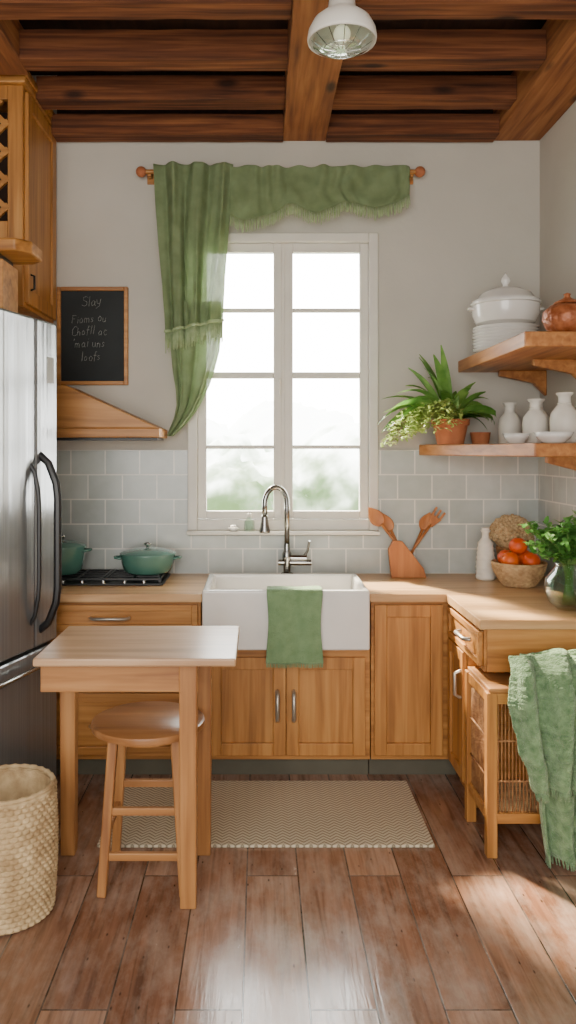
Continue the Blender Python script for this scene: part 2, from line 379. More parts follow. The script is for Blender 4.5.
# beams
BG='ceiling beams'
def beam(x0,x1,y0,y1,z0,z1,mat,lab):
    b=MB();alongx=(x1-x0)>(y1-y0);n=max(4,int(max(x1-x0,y1-y0)/.15))
    sd=random.uniform(0,50);rings=[]
    for i in range(n+1):
        t=i/n;g=[]
        for a,c in ((0,0),(1,0),(1,1),(0,1)):
            if alongx:p=Vector((x0+(x1-x0)*t,y0+(y1-y0)*a,z0+(z1-z0)*c))
            else:p=Vector((x0+(x1-x0)*a,y0+(y1-y0)*t,z0+(z1-z0)*c))
            w=.007*noise.noise(Vector((t*n*.55+sd,a*7,c*9)))
            if c==0:p.z+=abs(w)
            elif alongx:p.z-=abs(w)*1.5
            if 0<i<n:
                if alongx: p.y+=w*(1 if a==0 else -1)*.5
                elif x1<XR: p.x+=w*.6
            g.append(b.bm.verts.new(p))
        rings.append(g)
    for A,B in zip(rings,rings[1:]):
        for k in range(4): b.bm.faces.new([A[k],A[(k+1)%4],B[(k+1)%4],B[k]])
    b.bm.faces.new(rings[0]);b.bm.faces.new(rings[-1][::-1])
    fin(b,'ceiling_beam',mat,label=lab,cat='beam',bev=.003,group=BG,seg=1)
beam(.13,.372,-1,WB-.002,3.375,3.60,'beamL','thick honey-brown timber beam running under the ceiling to the window wall')
beam(1.32,XR,-1,WB-.002,3.375,3.60,'beamL','thick timber beam running along the wall above the shelves')
beam(-1.42,-1.11,-1,3.82,3.42,3.60,'beamL','thick timber beam running in front of the tall wall cabinet')
for i,(y0,y1,zb,zt_) in enumerate([(4.38,4.50,3.36,3.475),(4.08,4.21,3.42,3.545),(3.66,3.78,3.42,3.56),(3.20,3.33,3.42,3.56),(2.75,2.88,3.42,3.56),(2.3,2.42,3.42,3.56),(1.85,1.97,3.42,3.56)]):
    xl=-1.15 if y0>3.9 else -1.11
    for x0,x1 in ((xl,.13),(.372,1.32)):
        beam(x0,x1,y0,y1,zb,zt_,'beamX','dark reddish-brown rough timber cross beam of the ceiling')
# window
w=root('window_1','white wooden double casement window above the sink','window',(.13,4.5,1.165),kind='structure')
y0,y1=4.495,4.60
b=MB();b.box(-.41,-.355,y0,y1,1.165,2.85).box(.617,.67,y0,y1,1.165,2.85).box(-.355,.617,y0,y1,2.797,2.85).box(-.355,.617,y0,y1,1.165,1.225)
fin(b,'window_frame','white',w,bev=.006)
for sx0,sx1 in ((-.353,.125),(.139,.615)):
    b=MB();a0,a1=4.52,4.565;st=.048;z0,z1=1.228,2.794
    b.box(sx0,sx0+st,a0,a1,z0,z1).box(sx1-st,sx1,a0,a1,z0,z1).box(sx0+st,sx1-st,a0,a1,z0,z0+.045).box(sx0+st,sx1-st,a0,a1,z1-.05,z1)
    for zc,h in ((2.416,.022),(2.046,.036),(1.637,.022)): b.box(sx0+st,sx1-st,a0+.006,a1-.006,zc-h/2,zc+h/2)
    sh=fin(b,'window_sash','white',w,bev=.004)
    fin(MB().box(sx0+st-.003,sx1-st+.003,4.545,4.549,z0+.04,z1-.045),'glass_pane','pane',sh)
fin(MB().box(.125,.139,4.525,4.57,1.226,2.796),'window_mullion','white',w)
fin(MB().box(.105,.118,4.50,4.52,2.0,2.03).tube([(.112,4.50,2.02),(.112,4.49,2.02),(.112,4.487,1.93)],.006),'window_latch','white',w,smooth='a')
fin(MB().box(-.41,.67,4.425,4.50,1.146,1.165),'window_sill','white',w,bev=.005)
# garden outside
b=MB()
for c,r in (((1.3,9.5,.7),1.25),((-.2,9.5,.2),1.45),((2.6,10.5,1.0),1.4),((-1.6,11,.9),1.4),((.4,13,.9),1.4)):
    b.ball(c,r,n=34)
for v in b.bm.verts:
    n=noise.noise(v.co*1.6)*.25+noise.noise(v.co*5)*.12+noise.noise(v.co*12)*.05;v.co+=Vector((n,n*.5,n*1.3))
fin(b,'hedge','hedge',label='pale green garden bushes with painted haze glow behind the window glass',cat='hedge',smooth=True,kind='stuff')
fin(MB().box(-9,9,4.9,18,-.6,-.5),'ground','hedge',kind='structure')  # shares the painted glow of the foliage material
# ---------------------------------------------------------------- curtain
ct=root('curtain','sage green tied-up curtain with fringed valance over the window','curtain',(0,4.43,3.177))
rd=root('curtain_rod','wooden curtain rod with round finials above the window','curtain rod',(.12,4.44,3.177))
zr=3.177;yr=4.45
fin(MB().tube([(-.66,yr,zr),(.89,yr,zr)],.013,14),'rod','cabX',rd,smooth='a')
for x in (-.665,.895): fin(MB().ball((x,yr,zr),.03,n=12),'finial','terra',rd,smooth=True)
for x in (-.62,.85): fin(MB().bar((x,yr,zr-.013),(x,4.519,zr-.013),.02,.02).box(x-.02,x+.02,4.508,4.519,zr-.05,zr+.03),'bracket','cabX',rd,bev=.003)
D=4.38
def clothgrid(yl,tabL,tabR,y0p,y1p,amp,fr,ph=0,tilt=0,ez=0):
    def f(u,v):
        y=y0p+(y1p-y0p)*v
        xl=interp(tabL,y);xr=interp(tabR,y);wd=xr-xl
        n=noise.noise(Vector((u*2.2,v*1.6,ph+3)));n2=noise.noise(Vector((u*6,v*1.2,ph+8)))
        x=xl+wd*u
        A=amp*(.45+1.2*abs(noise.noise(Vector((u*2.5,ph,v*.8))))+.15)*(1-ez*v)
        a=u*fr*2*pi+ph+1.6*v*u+n2*1.8
        yy=yl+A*math.sin(a)+.25*A*math.sin(2.3*a+1+v*3)+.014*n+.006*n2
        yy+=.004*math.sin(u*3+v*30+n*6)*v
        y+=tilt*(u-.5)*v
        return Vector((wx(x,D),yy,wz(y,D)))
    return f
L=[(163,153),(200,155),(240,158),(280,162),(320,165),(345,166)];R=[(163,233),(200,231),(240,228),(280,225),(320,223),(345,222)]
f1=clothgrid(4.385,L,R,163,328,.028,3.1,0,-12)
b=MB().grid(130,60,f1);fin(b,'curtain_panel','cloth',ct,smooth=True,solid=.002)
L2=[(300,167),(340,169),(370,172),(390,175),(405,176),(418,173),(428,169),(436,166)];R2=[(300,221),(330,221),(350,219),(370,214),(385,209),(400,202),(412,195),(422,187),(430,179),(436,172)]
f2=clothgrid(4.410,L2,R2,300,436,.018,2.0,1)
b=MB().grid(80,60,f2)
fin(b,'curtain_tail','cloth',ct,smooth=True,solid=.002)
VB=[(230,214),(243,220),(256,220),(270,214),(283,206),(292,204),(302,208),(318,213),(332,209),(343,201),(352,201),(362,206),(374,209),(386,205),(398,202),(410,196)]
def f3(u,v):
    x=230+180*u;yb=interp(VB,x)+1.0*math.sin(u*31);yt=165+1.2*math.sin(u*45)
    y=yt+(yb-yt)*v
    n=noise.noise(Vector((u*5,v*1.5,9)));n2=noise.noise(Vector((u*14,v*3,19)))
    ph3=(u*3.0+.05)%1.0;sw=4*ph3*(1-ph3)
    yy=4.392-.006*sw*v+.006*math.sin(v*10-sw*6+n)*v+.009*math.sin(u*2*pi*8+n*6)*(1-.3*v)+.008*n+.006*n2
    return Vector((wx(x,D),yy,wz(y,D)))
b=MB().grid(240,40,f3);fin(b,'valance','cloth',ct,smooth=True,solid=.002)
def fringe(f,n,ln,v=1.0):
    b=MB()
    for i in range(n):
        u=(i+.5)/n;p=f(u,v);l=ln*random.uniform(.75,1.1);dx=random.uniform(-.006,.006)
        b.tube([p+Vector((0,-.004,.006)),p+Vector((dx*.5,-.008,-l*.5)),p+Vector((dx,-.007,-l))],[.0028,.0034,.002],5)
    return b
fin(fringe(f1,80,.10),'fringe','fringe',ct,smooth=True)
fin(fringe(f3,150,.065),'fringe','fringe',ct,smooth=True)
b=MB()
for k in range(60):
    u=(k+.5)/60;p=f1(u,.985);b.ball(p+Vector((0,-.008,0)),.010,n=4)
fin(b,'fringe_band','fringe',ct,smooth=True)
# ---------------------------------------------------------------- shaker fronts and pulls
def TY(yf): return lambda v:Vector((v.x,yf-v.y,v.z))
def TX(xf): return lambda v:Vector((xf-v.y,v.x,v.z))
def TXp(xf): return lambda v:Vector((xf+v.y,v.x,v.z))
def front(T,u0,u1,z0,z1,fw=.05):
    b=MB()
    b.box(u0,u0+fw,0,.02,z0,z1,T).box(u1-fw,u1,0,.02,z0,z1,T).box(u0+fw,u1-fw,0,.02,z0,z0+fw,T).box(u0+fw,u1-fw,0,.02,z1-fw,z1,T)
    b.box(u0+fw,u1-fw,0,.009,z0+fw,z1-fw,T)
    return b
def pull(T,u0,z0,u1,z1,out=.03,r=.006):
    b=MB();P=lambda u,w,z:T(Vector((u,w,z)))
    b.tube([P(u0,.018,z0),P(u0,out*.8,z0),P(u0+(u1-u0)*.1,out+.018,z0+(z1-z0)*.1),P(u1-(u1-u0)*.1,out+.018,z1-(z1-z0)*.1),P(u1,out*.8,z1),P(u1,.018,z1)],r,10)
    return b
# drawer cabinet
cb=root('base_cabinet','honey wood base cabinet with three wide drawers under the cooktop','cabinet',(-.75,4.2,0))
fin(MB().box(-1.25,-.29,3.905,4.505,.1,.879),'body','cabX',cb,bev=.003)
fin(MB().box(-1.25,-.29,3.97,4.5,0,.1),'toe_kick','toe',cb)
T=TY(3.905)
for z0,z1 in ((.735,.862),(.44,.725),(.125,.43)):
    d=fin(front(T,-1.2,-.305,z0,z1,.03 if z1-z0<.2 else .045),'drawer','cabX',cb,bev=.003)
    zc=(z0+z1)/2 if z1>.8 else z1-.16
    fin(pull(T,-.83,zc,-.64,zc,.03,.008),'handle','pull',d,smooth=True)
# sink cabinet
cs=root('sink_cabinet','honey wood sink cabinet with two panelled doors','cabinet',(.13,4.2,0))
fin(MB().box(-.285,.54,3.905,4.505,.1,.652).box(-.285,-.28,3.905,4.505,.652,.879).box(.535,.54,3.905,4.505,.652,.879),'body','cabX',cs,bev=.002)
fin(MB().box(-.285,.54,3.97,4.5,0,.1),'toe_kick','toe',cs)
for u0,u1,hxp in ((-.25,.125,.085),(.13,.515,.165)):
    d=fin(front(T,u0,u1,.125,.605,.06),'door','cabZ',cs,bev=.003)
    fin(pull(T,hxp,.30,hxp,.44,.032,.011),'handle','pull',d,smooth=True)
# corner cabinet
cc=root('corner_cabinet','honey wood corner cabinet with one panelled door','cabinet',(.9,4.2,0))
fin(MB().box(.545,1.575,3.905,4.505,.1,.879),'body','cabX',cc,bev=.002)
fin(MB().box(.545,.98,3.97,4.5,0,.1),'toe_kick','toe',cc)
fin(front(T,.56,.895,.125,.862,.06),'door','cabZ',cc,bev=.003)
# side cabinet
rc=root('side_cabinet','honey wood side cabinet with drawer, door and open end bay','cabinet',(1.25,3.6,0))
b=MB();b.box(.93,1.575,3.56,3.9,.1,.879).box(.93,1.575,3.30,3.56,.70,.879).box(1.54,1.575,3.30,3.56,0,.70)
fin(b,'body','cabX',rc,bev=.002)
fin(MB().box(.98,1.575,3.6,3.9,0,.1).box(.935,.97,3.575,3.61,0,.1),'toe_kick','cabZ',rc)
T2=TX(.93)
d=fin(front(T2,3.315,3.86,.72,.862,.028),'drawer','cabY',rc,bev=.003)
fin(pull(T2,3.44,.80,3.60,.80,.03,.009),'handle','pull',d,smooth=True)
d=fin(front(T2,3.575,3.86,.125,.71,.05),'door','cabZ',rc,bev=.003)
fin(pull(T2,3.60,.50,3.60,.62,.03,.008),'handle','pull',d,smooth=True)
fin(MB().box(.94,1.575,3.288,3.30,.70,.879),'end_panel','cabX',rc,bev=.003)
# worktop
b=MB();b.box(-1.3,-.282,3.86,4.507,.88,.92).box(.532,1.577,3.86,4.507,.88,.92).box(-.282,.532,4.352,4.507,.88,.92).box(.905,1.577,3.27,3.86,.88,.92)
fin(b,'worktop','counter',label='light wooden worktop in an L shape around the sink',cat='worktop',bev=.004)
# sink
sk=root('farmhouse_sink','white ceramic farmhouse apron sink below the window','sink',(.125,4.08,.655))
x0,x1,ya,yb,z0,z1=-.279,.529,3.82,4.35,.655,.945;t=.03
b=MB();bm=b.bm
def rect(i,z): return [bm.verts.new(p) for p in ((x0+i,ya+i,z),(x1-i,ya+i,z),(x1-i,yb-i,z),(x0+i,yb-i,z))]
R=[rect(0,z0),rect(0,z1),rect(t,z1),rect(t+.012,z0+.05)]
bm.faces.new(R[0][::-1]);bm.faces.new(R[3])
for A,B_ in zip(R,R[1:]):
    for i in range(4): bm.faces.new([A[i],A[(i+1)%4],B_[(i+1)%4],B_[i]])
fin(b,'basin','ceramic',sk,bev=.012,seg=4)
fin(MB().lathe(.125,4.1,[(0,.712),(.035,.712),(.04,.714),(.04,.708)],24),'drain','chrome',sk,smooth=True)
# faucet
fc=root('faucet','chrome gooseneck pull-down kitchen faucet with side lever','faucet',(.15,4.42,.92))
b=MB().lathe(.15,4.42,[(0,.92),(.036,.92),(.034,.935),(.02,.945),(.022,1.0),(.026,1.01),(.026,1.045),(.018,1.06),(.016,1.1),(0,1.1)],28)
fin(b,'base','chrome',fc,smooth='a')
pts=[(.15,4.42,1.06),(.15,4.42,1.30)]
for k in range(1,13):
    a=pi*k/12;pts.append((.15-.062+.062*math.cos(a),4.42-.05*(1-math.cos(a))/2,1.32+.095*math.sin(a)))
pts.append((.026,4.37,1.25))
fin(MB().tube(pts,.015,16),'spout','chrome',fc,smooth=True)
fin(MB().lathe(.026,4.37,[(0,1.265),(.015,1.265),(.018,1.25),(.024,1.20),(.031,1.175),(.029,1.165),(0,1.165)],24),'spray_head','chrome',fc,smooth=True)
b=MB().tube([(.17,4.42,1.02),(.26,4.415,1.02)],.018,16).tube([(.245,4.415,1.03),(.262,4.40,1.06),(.272,4.37,1.12)],[.008,.007,.006],10).tube([(.10,4.42,.995),(.285,4.42,.995)],.016,14)
fin(b,'lever','chrome',fc,smooth='a')
# towel on sink
def sheet(fn,nu,nv): return MB().grid(nu,nv,fn)
def ft(u,v):
    X=.034+.262*u+ .006*math.sin(v*7)*(u-.5)
    s=v*.47
    wv=.008*math.sin(u*2*pi*2.2+.6)
    if s<.09: return Vector((X,3.885-s*.9,.952+.002*math.sin(u*9)))
    s-=.09
    if s<.025:
        a=s/.025*pi/2;return Vector((X,3.804-.0*a-.012*math.sin(a),.952-.012*(1-math.cos(a))))
    s-=.025
    tt=s/.355
    return Vector((X+.004*math.sin(tt*5+u*3),3.79+wv*tt-.005*tt,.94-s*.95))
tw=root('hand_towel','sage green textured hand towel hanging over the sink apron','towel',(.165,3.79,.58))
fin(sheet(ft,40,60),'towel_cloth','towel',tw,smooth=True,solid=.006)
b=MB()
for i in range(60):
    p=ft((i+.5)/60,1);b.tube([p+Vector((0,0,.003)),p+Vector((random.uniform(-.003,.003),0,-.02))],[.002,.0015],5)
fin(b,'fringe','towel',tw)
# ---------------------------------------------------------------- cooktop and pots
ck=root('gas_cooktop','black gas cooktop with cast iron grates set on the worktop','cooktop',(-.8,4.27,.92))
fin(MB().box(-1.1,-.5,4.1,4.45,.92,.932),'cooktop_plate','black',ck,bev=.004)
b=MB()
for x in (-1.08,-.95,-.82,-.80,-.66,-.52): b.box(x-.006,x+.006,4.13,4.43,.945,.957)
for y in (4.13,4.22,4.28,4.34,4.43): b.box(-1.086,-.514,y-.006,y+.006,.943,.955)
for x in (-1.08,-.81,-.52):
    for y in (4.13,4.43): b.box(x-.008,x+.008,y-.008,y+.008,.932,.95)
fin(b,'grate','black',ck,bev=.002)
for x in (-1.02,-.92,-.81,-.70,-.60): fin(MB().lathe(x,4.112,[(0,.932),(.011,.932),(.010,.945),(0,.947)],16),'knob','steel',ck,smooth='a')
for x,y in ((-.98,4.28),(-.64,4.28)): fin(MB().lathe(x,y,[(0,.932),(.045,.932),(.045,.94),(0,.942)],24),'burner','black',ck,smooth='a')
def pot(x,y,z,r,h,label):
    e=root('dutch_oven',label,'pot',(x,y,z))
    b=MB().lathe(x,y,[(0,z),(r*.72,z),(r*.88,z+h*.15),(r*.98,z+h*.6),(r*1.02,z+h),(r*.96,z+h),(r*.9,z+h*.3),(0,z+h*.1)],48);fin(b,'pot_body','green',e,smooth='a')
    zt=z+h
    fin(MB().lathe(x,y,[(r*1.04,zt),(r*1.04,zt+.008),(r*.9,zt+.018),(r*.5,zt+.032),(0,zt+.037)],48),'lid','green',e,smooth='a')
    fin(MB().lathe(x,y,[(.008,zt+.034),(.008,zt+.046),(.022,zt+.053),(.022,zt+.061),(0,zt+.066)],20),'lid_knob','steel',e,smooth=True)
    for s in (-1,1):
        fin(MB().tube([(x+s*r*.95,y-.035,zt-.02),(x+s*(r+.028),y-.025,zt-.016),(x+s*(r+.034),y,zt-.014),(x+s*(r+.028),y+.025,zt-.016),(x+s*r*.95,y+.035,zt-.02)],.007,10),'handle','green',e,smooth=True)
pot(-.605,4.29,.958,.145,.10,'green enamel lidded casserole pot on the cooktop')
pot(-1.07,4.29,.958,.125,.14,'deep green enamel lidded pot on the cooktop beside the fridge')
# hood
hd=root('range_hood','wooden range hood with a sloping top above the cooktop','range hood',(-.9,4.35,1.68))
fin(MB().prism([(-1.45,4.16,1.735),(-.53,4.16,1.735),(-1.02,4.16,1.96),(-1.45,4.16,1.96)],(0,.345,0)),'hood_canopy','cabX',hd,bev=.004)
fin(MB().box(-1.46,-.525,4.14,4.506,1.685,1.735),'hood_rim','cabX',hd,bev=.005)
fin(MB().box(-1.4,-.54,4.19,4.46,1.672,1.685),'hood_filter','black',hd)
# chalkboard
cx0,cx1,cz0,cz1=wx(57,4.5),wx(128,4.5),wz(385,4.5),wz(287,4.5)
cbd=root('chalkboard','small wood-framed chalkboard with handwritten chalk words on the wall','chalkboard',((cx0+cx1)/2,4.51,cz0))
fw=.022;b=MB().box(cx0,cx0+fw,4.49,4.518,cz0,cz1).box(cx1-fw,cx1,4.49,4.518,cz0,cz1).box(cx0+fw,cx1-fw,4.49,4.518,cz0,cz0+fw).box(cx0+fw,cx1-fw,4.49,4.518,cz1-fw,cz1)
fin(b,'frame','cabX',cbd,bev=.003)
fin(MB().box(cx0+fw,cx1-fw,4.505,4.517,cz0+fw,cz1-fw),'slate','slate',cbd)
GL={'S':(.8,[[(.75,.85),(.5,1),(.15,.85),(.2,.6),(.65,.45),(.7,.15),(.4,0),(.05,.12)]]),
'I':(.45,[[(.2,1),(.22,0)]]),'l':(.35,[[(.2,1),(.15,.05)]]),'t':(.5,[[(.25,.95),(.22,.05),(.4,0)],[(.05,.65),(.45,.68)]]),
'a':(.7,[[(.55,.5),(.3,.6),(.08,.3),(.2,.02),(.5,.15),(.55,.55)],[(.55,.5),(.55,.1),(.7,.02)]]),
'y':(.65,[[(.05,.55),(.15,.15),(.45,.15)],[(.55,.6),(.45,-.1),(.1,-.35)]]),
'F':(.75,[[(.15,1),(.12,0)],[(.1,1),(.7,.97)],[(.13,.55),(.5,.55)]]),
'o':(.65,[[(.3,.58),(.08,.35),(.15,.05),(.42,.05),(.52,.35),(.3,.58)]]),
'm':(.9,[[(.08,.55),(.08,0)],[(.08,.4),(.25,.55),(.38,.4),(.38,0)],[(.38,.4),(.58,.55),(.7,.4),(.72,0)]]),
'n':(.65,[[(.08,.55),(.08,0)],[(.08,.4),(.3,.55),(.48,.4),(.5,0)]]),
'u':(.65,[[(.08,.55),(.1,.1),(.3,0),(.48,.15),(.5,.55)],[(.5,.3),(.55,0)]]),
's':(.5,[[(.42,.5),(.2,.58),(.1,.42),(.4,.22),(.3,.02),(.05,.05)]]),
'c':(.55,[[(.45,.5),(.2,.55),(.08,.25),(.25,0),(.48,.08)]]),
'C':(.75,[[(.65,.9),(.35,1),(.08,.6),(.15,.1),(.45,0),(.68,.12)]]),
'h':(.65,[[(.1,1),(.08,0)],[(.08,.35),(.3,.55),(.48,.4),(.5,0)]]),
'f':(.5,[[(.45,.95),(.25,1),(.18,.7),(.15,-.1)],[(.02,.55),(.4,.57)]]),
'i':(.3,[[(.15,.55),(.13,0)],[(.16,.78),(.17,.82)]]),
"'":(.3,[[(.15,1),(.1,.8)]]),' ':(.45,[])}
def text(s,px,py,size,slope,par):
    b=MB();x=wx(px,4.5);z=wz(py,4.5);k=0
    for ch in s:
        w_,st=GL[ch];q=size*random.uniform(.85,1.15);dz=random.uniform(-.004,.004)
        for l in st:
            P=[]
            for i in range(len(l)-1):
                for t in (0,.5): P.append((l[i][0]*(1-t)+l[i+1][0]*t,l[i][1]*(1-t)+l[i+1][1]*t))
            P.append(l[-1])
            b.tube([(x+a*q*.8+c*q*.12,4.5045,z+c*q+dz+slope*k) for a,c in P],[.0009*random.uniform(.6,1.3) for _ in P],5)
        x+=w_*size*.85;k+=1
    fin(b,'chalk_writing','chalk',par)
for s,px,py,sz in (('SIay',81,306,.05),('Fioms ou',71,323,.049),('Chofll ac',71,336,.048),("'mai uns",72,348,.049),('Ioofs',80,361,.049)):
    text(s,px,py,sz,.0012,cbd)
# ---------------------------------------------------------------- tall wall cabinet
tc=root('wall_cabinet','tall honey wood wall cabinet with lattice wine rack and panelled door','cabinet',(-1.55,4.2,2.33))
b=MB();xa,xb,ya,yb,z0,z1=-1.94,-1.17,3.92,4.51,2.33,3.42
b.box(xb-.075,xb,ya,ya+.03,z0,z1).box(xb-.02,xb,ya+.03,yb,z0,z1).box(xa,xb-.02,yb-.02,yb,z0,z1).box(xa,xb-.02,ya,yb-.02,z0,z0+.03).box(xa,xb-.02,ya+.03,yb-.02,z1-.03,z1).box(xa,xa+.06,ya,ya+.03,z0,z1)
b.box(xa+.06,xb-.075,ya,ya+.03,z1-.07,z1).box(xa+.06,xb-.075,ya,ya+.03,z0,z0+.42)
fin(b,'body','cabZ',tc,bev=.003)
fin(MB().box(xa,xb-.02,ya+.25,ya+.26,z0+.03,z1-.03),'back_panel','dark',tc)
b=MB();sp=.115;lx0,lx1,lz0,lz1=xa+.06,xb-.075,z0+.42,z1-.07
def clipbar(b,x0,z0_,x1,z1_,y,w):
    b.bar((x0,y,z0_),(x1,y,z1_),.02,w,(0,0,1))
for s in (1,-1):
    k=-12
    while k<16:
        c=k*sp*1.2
        pts=[]
        for x in (lx0,lx1):
            z=lz0+c+s*(x-lx0)
            if lz0<=z<=lz1: pts.append((x,z))
        for z in (lz0,lz1):
            x=lx0+(z-lz0-c)*s
            if lx0<x<lx1: pts.append((x,z))
        if len(pts)>=2: clipbar(b,pts[0][0],pts[0][1],pts[1][0],pts[1][1],ya+.012+(.004 if s>0 else -.004),.026)
        k+=1
fin(b,'wine_rack','cabX',tc)
fin(MB().box(xa,xb+.02,ya-.03,yb,z1,z1+.035).box(xa,xb+.03,ya-.045,yb,z1+.035,z1+.075),'crown_moulding','cabX',tc,bev=.008)
T3=TXp(xb)
d=fin(front(T3,3.95,4.49,z0+.02,z1-.02,.075),'door','cabZ',tc,bev=.004)
fin(pull(T3,3.99,2.42,3.99,2.50,.02,.006),'handle','black',d,smooth=True)
# ---------------------------------------------------------------- fridge (local frame, front faces -y)
fr=root('refrigerator','stainless steel double door refrigerator with bottom drawer','refrigerator',(0,0,0))
fin(MB().box(-.85,0,.055,.64,.05,2.22),'body','fbody',fr,bev=.006)
fin(MB().box(-.84,-.01,.07,.6,0,.05),'base','black',fr)
d1=fin(MB().box(-.192,-.002,0,.052,.73,2.215),'door','stainless',fr,bev=.012,seg=3)
d2=fin(MB().box(-.85,-.199,0,.052,.73,2.215),'door','stainless',fr,bev=.012,seg=3)
d3=fin(MB().box(-.85,-.002,0,.052,.06,.715),'drawer','stainless',fr,bev=.012,seg=3)
def loop(x,z0,z1,out,r):
    P=[(x,.01,z0),(x,-out*.45,z0+.04),(x,-out*.9,z0+.13),(x,-out,z0+.2),(x,-out,z1-.2),(x,-out*.9,z1-.13),(x,-out*.45,z1-.04),(x,.01,z1)]
    return MB().tube(P,r,8)
fin(loop(-.150,.80,1.60,.085,.018),'handle','black',d1,smooth='a',label='bold curved black bar handle')
fin(loop(-.232,.84,1.56,.04,.010),'handle','black',d2,smooth='a',label='slim black bar handle')
fin(MB().tube([(-.75,0,.66),(-.74,-.045,.66),(-.1,-.045,.66),(-.09,0,.66)],.010,12),'handle','steel',d3,smooth=True)
fin(MB().box(-.10,-.04,-.002,0,1.93,2.05),'door_label','label',d1)
fr.location=(-.956,3.76,0);fr.rotation_euler=(0,0,math.radians(74.6))
# box on top of fridge
bx=root('wooden_box','small wooden box with overhanging rounded lid on top of the refrigerator','box',(-1.3,3.5,2.225))
fin(MB().box(-1.5,-1.10,3.40,3.62,2.225,2.44),'box_body','cabX',bx,bev=.006)
fin(MB().box(-1.5,-1.12,3.41,3.61,2.44,2.47),'box_band','black',bx,bev=.004)
fin(MB().prism([(-1.52,3.38,2.47),(-1.04,3.38,2.47),(-.985,3.44,2.47),(-.985,3.60,2.47),(-1.04,3.66,2.47),(-1.52,3.66,2.47)],(0,0,.055)),'lid','cabX',bx,bev=.01)
# ---------------------------------------------------------------- table
tb=root('dining_table','small rectangular wooden table with pale top beside the refrigerator','table',(-.44,3.0,0))
fin(MB().box(-.785,-.083,2.74,3.26,.872,.90),'table_top','tabtop',tb,bev=.006)
fin(MB().box(-.775,-.22,2.805,2.83,.765,.872).box(-.775,-.20,3.19,3.215,.765,.872).box(-.262,-.24,2.83,3.19,.765,.872).box(-.775,-.75,2.83,3.19,.765,.872),'apron','tabX',tb,bev=.003)
for x,y in ((-.254,2.83),(-.226,3.2),(-.768,3.2)):
    fin(MB().bar((x,y,.872),(x,y,0),.064,.064,w1=.056,h1=.056),'leg','tabZ',tb,bev=.004)
# ---------------------------------------------------------------- stool
sx,sy=-.425,3.03
st=root('bar_stool','round-seated wooden stool with four splayed legs under the table','stool',(sx,sy,0))
fin(MB().lathe(sx,sy,[(0,.565),(.2,.565),(.213,.570),(.216,.582),(.213,.594),(.205,.598),(0,.598)],56),'seat','seat',st,smooth='a')
fin(MB().lathe(sx,sy,[(.16,.545),(.165,.565),(.0,.565),(0,.545)],40),'seat_support','tabX',st,smooth='a')
def lp(i,j,z):
    t=1-z/.55;k=.115+.035*t;return Vector((sx+i*k,sy+j*(k-.008),z))
for i in (-1,1):
    for j in (-1,1):
        fin(MB().bar(lp(i,j,.56),lp(i,j,0),.036,.036,w1=.034,h1=.034),'leg','tabZ',st,bev=.005)
for (a,c,z) in (((-1,-1),(1,-1),.30),((-1,1),(1,1),.30),((-1,-1),(-1,1),.22),((1,-1),(1,1),.22),((-1,-1),(1,-1),.14)):
    fin(MB().bar(lp(*a,z),lp(*c,z),.02,.028),'stretcher','tabX',st,bev=.003)
# ---------------------------------------------------------------- laundry basket
bk=root('woven_basket','tall woven natural rope basket standing on the floor','basket',(-.895,2.80,0))
bxx,byy=-.895,2.80;bh=.43
rows=24;prof=[]
for k in range(rows*8+1):
    t=k/(rows*8);r=.158+.012*math.sin(pi*min(t*1.1,1)*.8)
    prof.append((r,.004+t*bh))
def wv_(a,k,z):
    row=k//8;ph=(k%8)/8
    return .010*math.sin(pi*ph)**.7*(0.15+.95*abs(math.sin(20*a+pi*.5*(row%2)))**.8)
b=MB().lathe(bxx,byy,prof,360,wv_)
b.lathe(bxx,byy,[(0,.01),(.15,.01),(.155,bh)],60)
fin(b,'basket_wall','rope',bk,smooth=True)
b=MB()
for rr,zz in ((.166,bh+.002),(.160,bh+.013)):
    b.tube([(bxx+rr*math.cos(2*pi*k/90),byy+rr*math.sin(2*pi*k/90),zz) for k in range(91)],[.0085+.002*math.sin(k*1.9) for k in range(91)],8)
fin(b,'rim','rope',bk,smooth=True)
# ---------------------------------------------------------------- rug
fin(MB().box(-.665,.713,3.236,3.87,0,.012),'rug','rug',label='beige and brown woven herringbone rug on the plank floor',cat='rug',bev=.004)
# ---------------------------------------------------------------- hamper + blanket
hp=root('wicker_stand','wooden-framed wicker stand tucked beneath the side cabinet drawer','basket stand',(1.14,3.33,0))
hx0,hx1,hy0,hy1,hz=.90,1.36,3.15,3.50,.655;pw=.042
for x in (hx0,hx1-pw):
    for y in (hy0,hy1-pw): fin(MB().box(x,x+pw,y,y+pw,0,hz),'leg','cabZ',hp,bev=.004)
for z0,z1 in ((hz-.045,hz-.002),(.135,.175)):
    for q in ((hx0+pw,hx1-pw,hy0+.006,hy0+.034),(hx0+pw,hx1-pw,hy1-.034,hy1-.006),(hx0+.006,hx0+.034,hy0+pw,hy1-pw),(hx1-.034,hx1-.006,hy0+pw,hy1-pw)):
        fin(MB().box(*q,z0,z1),'rail','cabX',hp,bev=.003)
fin(MB().box(hx0+.01,hx1-.01,hy0+.01,hy1-.01,hz-.002,hz+.016),'top','tabX',hp,bev=.004)
b=MB()
for k in range(26):
    x=hx0+pw+.008+k*(hx1-hx0-2*pw-.016)/25;b.tube([(x,hy0+.02,.17),(x,hy0+.02,hz-.045)],.003,6)
for k in range(16):
    y=hy0+pw+.008+k*(hy1-hy0-2*pw-.016)/15;b.tube([(hx0+.02,y,.17),(hx0+.02,y,hz-.045)],.003,6);
for k in range(2):
    z=.30+k*.16;b.tube([(hx0+pw,hy0+.016,z),(hx1-pw,hy0+.016,z)],.004,6).tube([(hx0+.016,hy0+pw,z),(hx0+.016,hy1-pw,z)],.004,6)
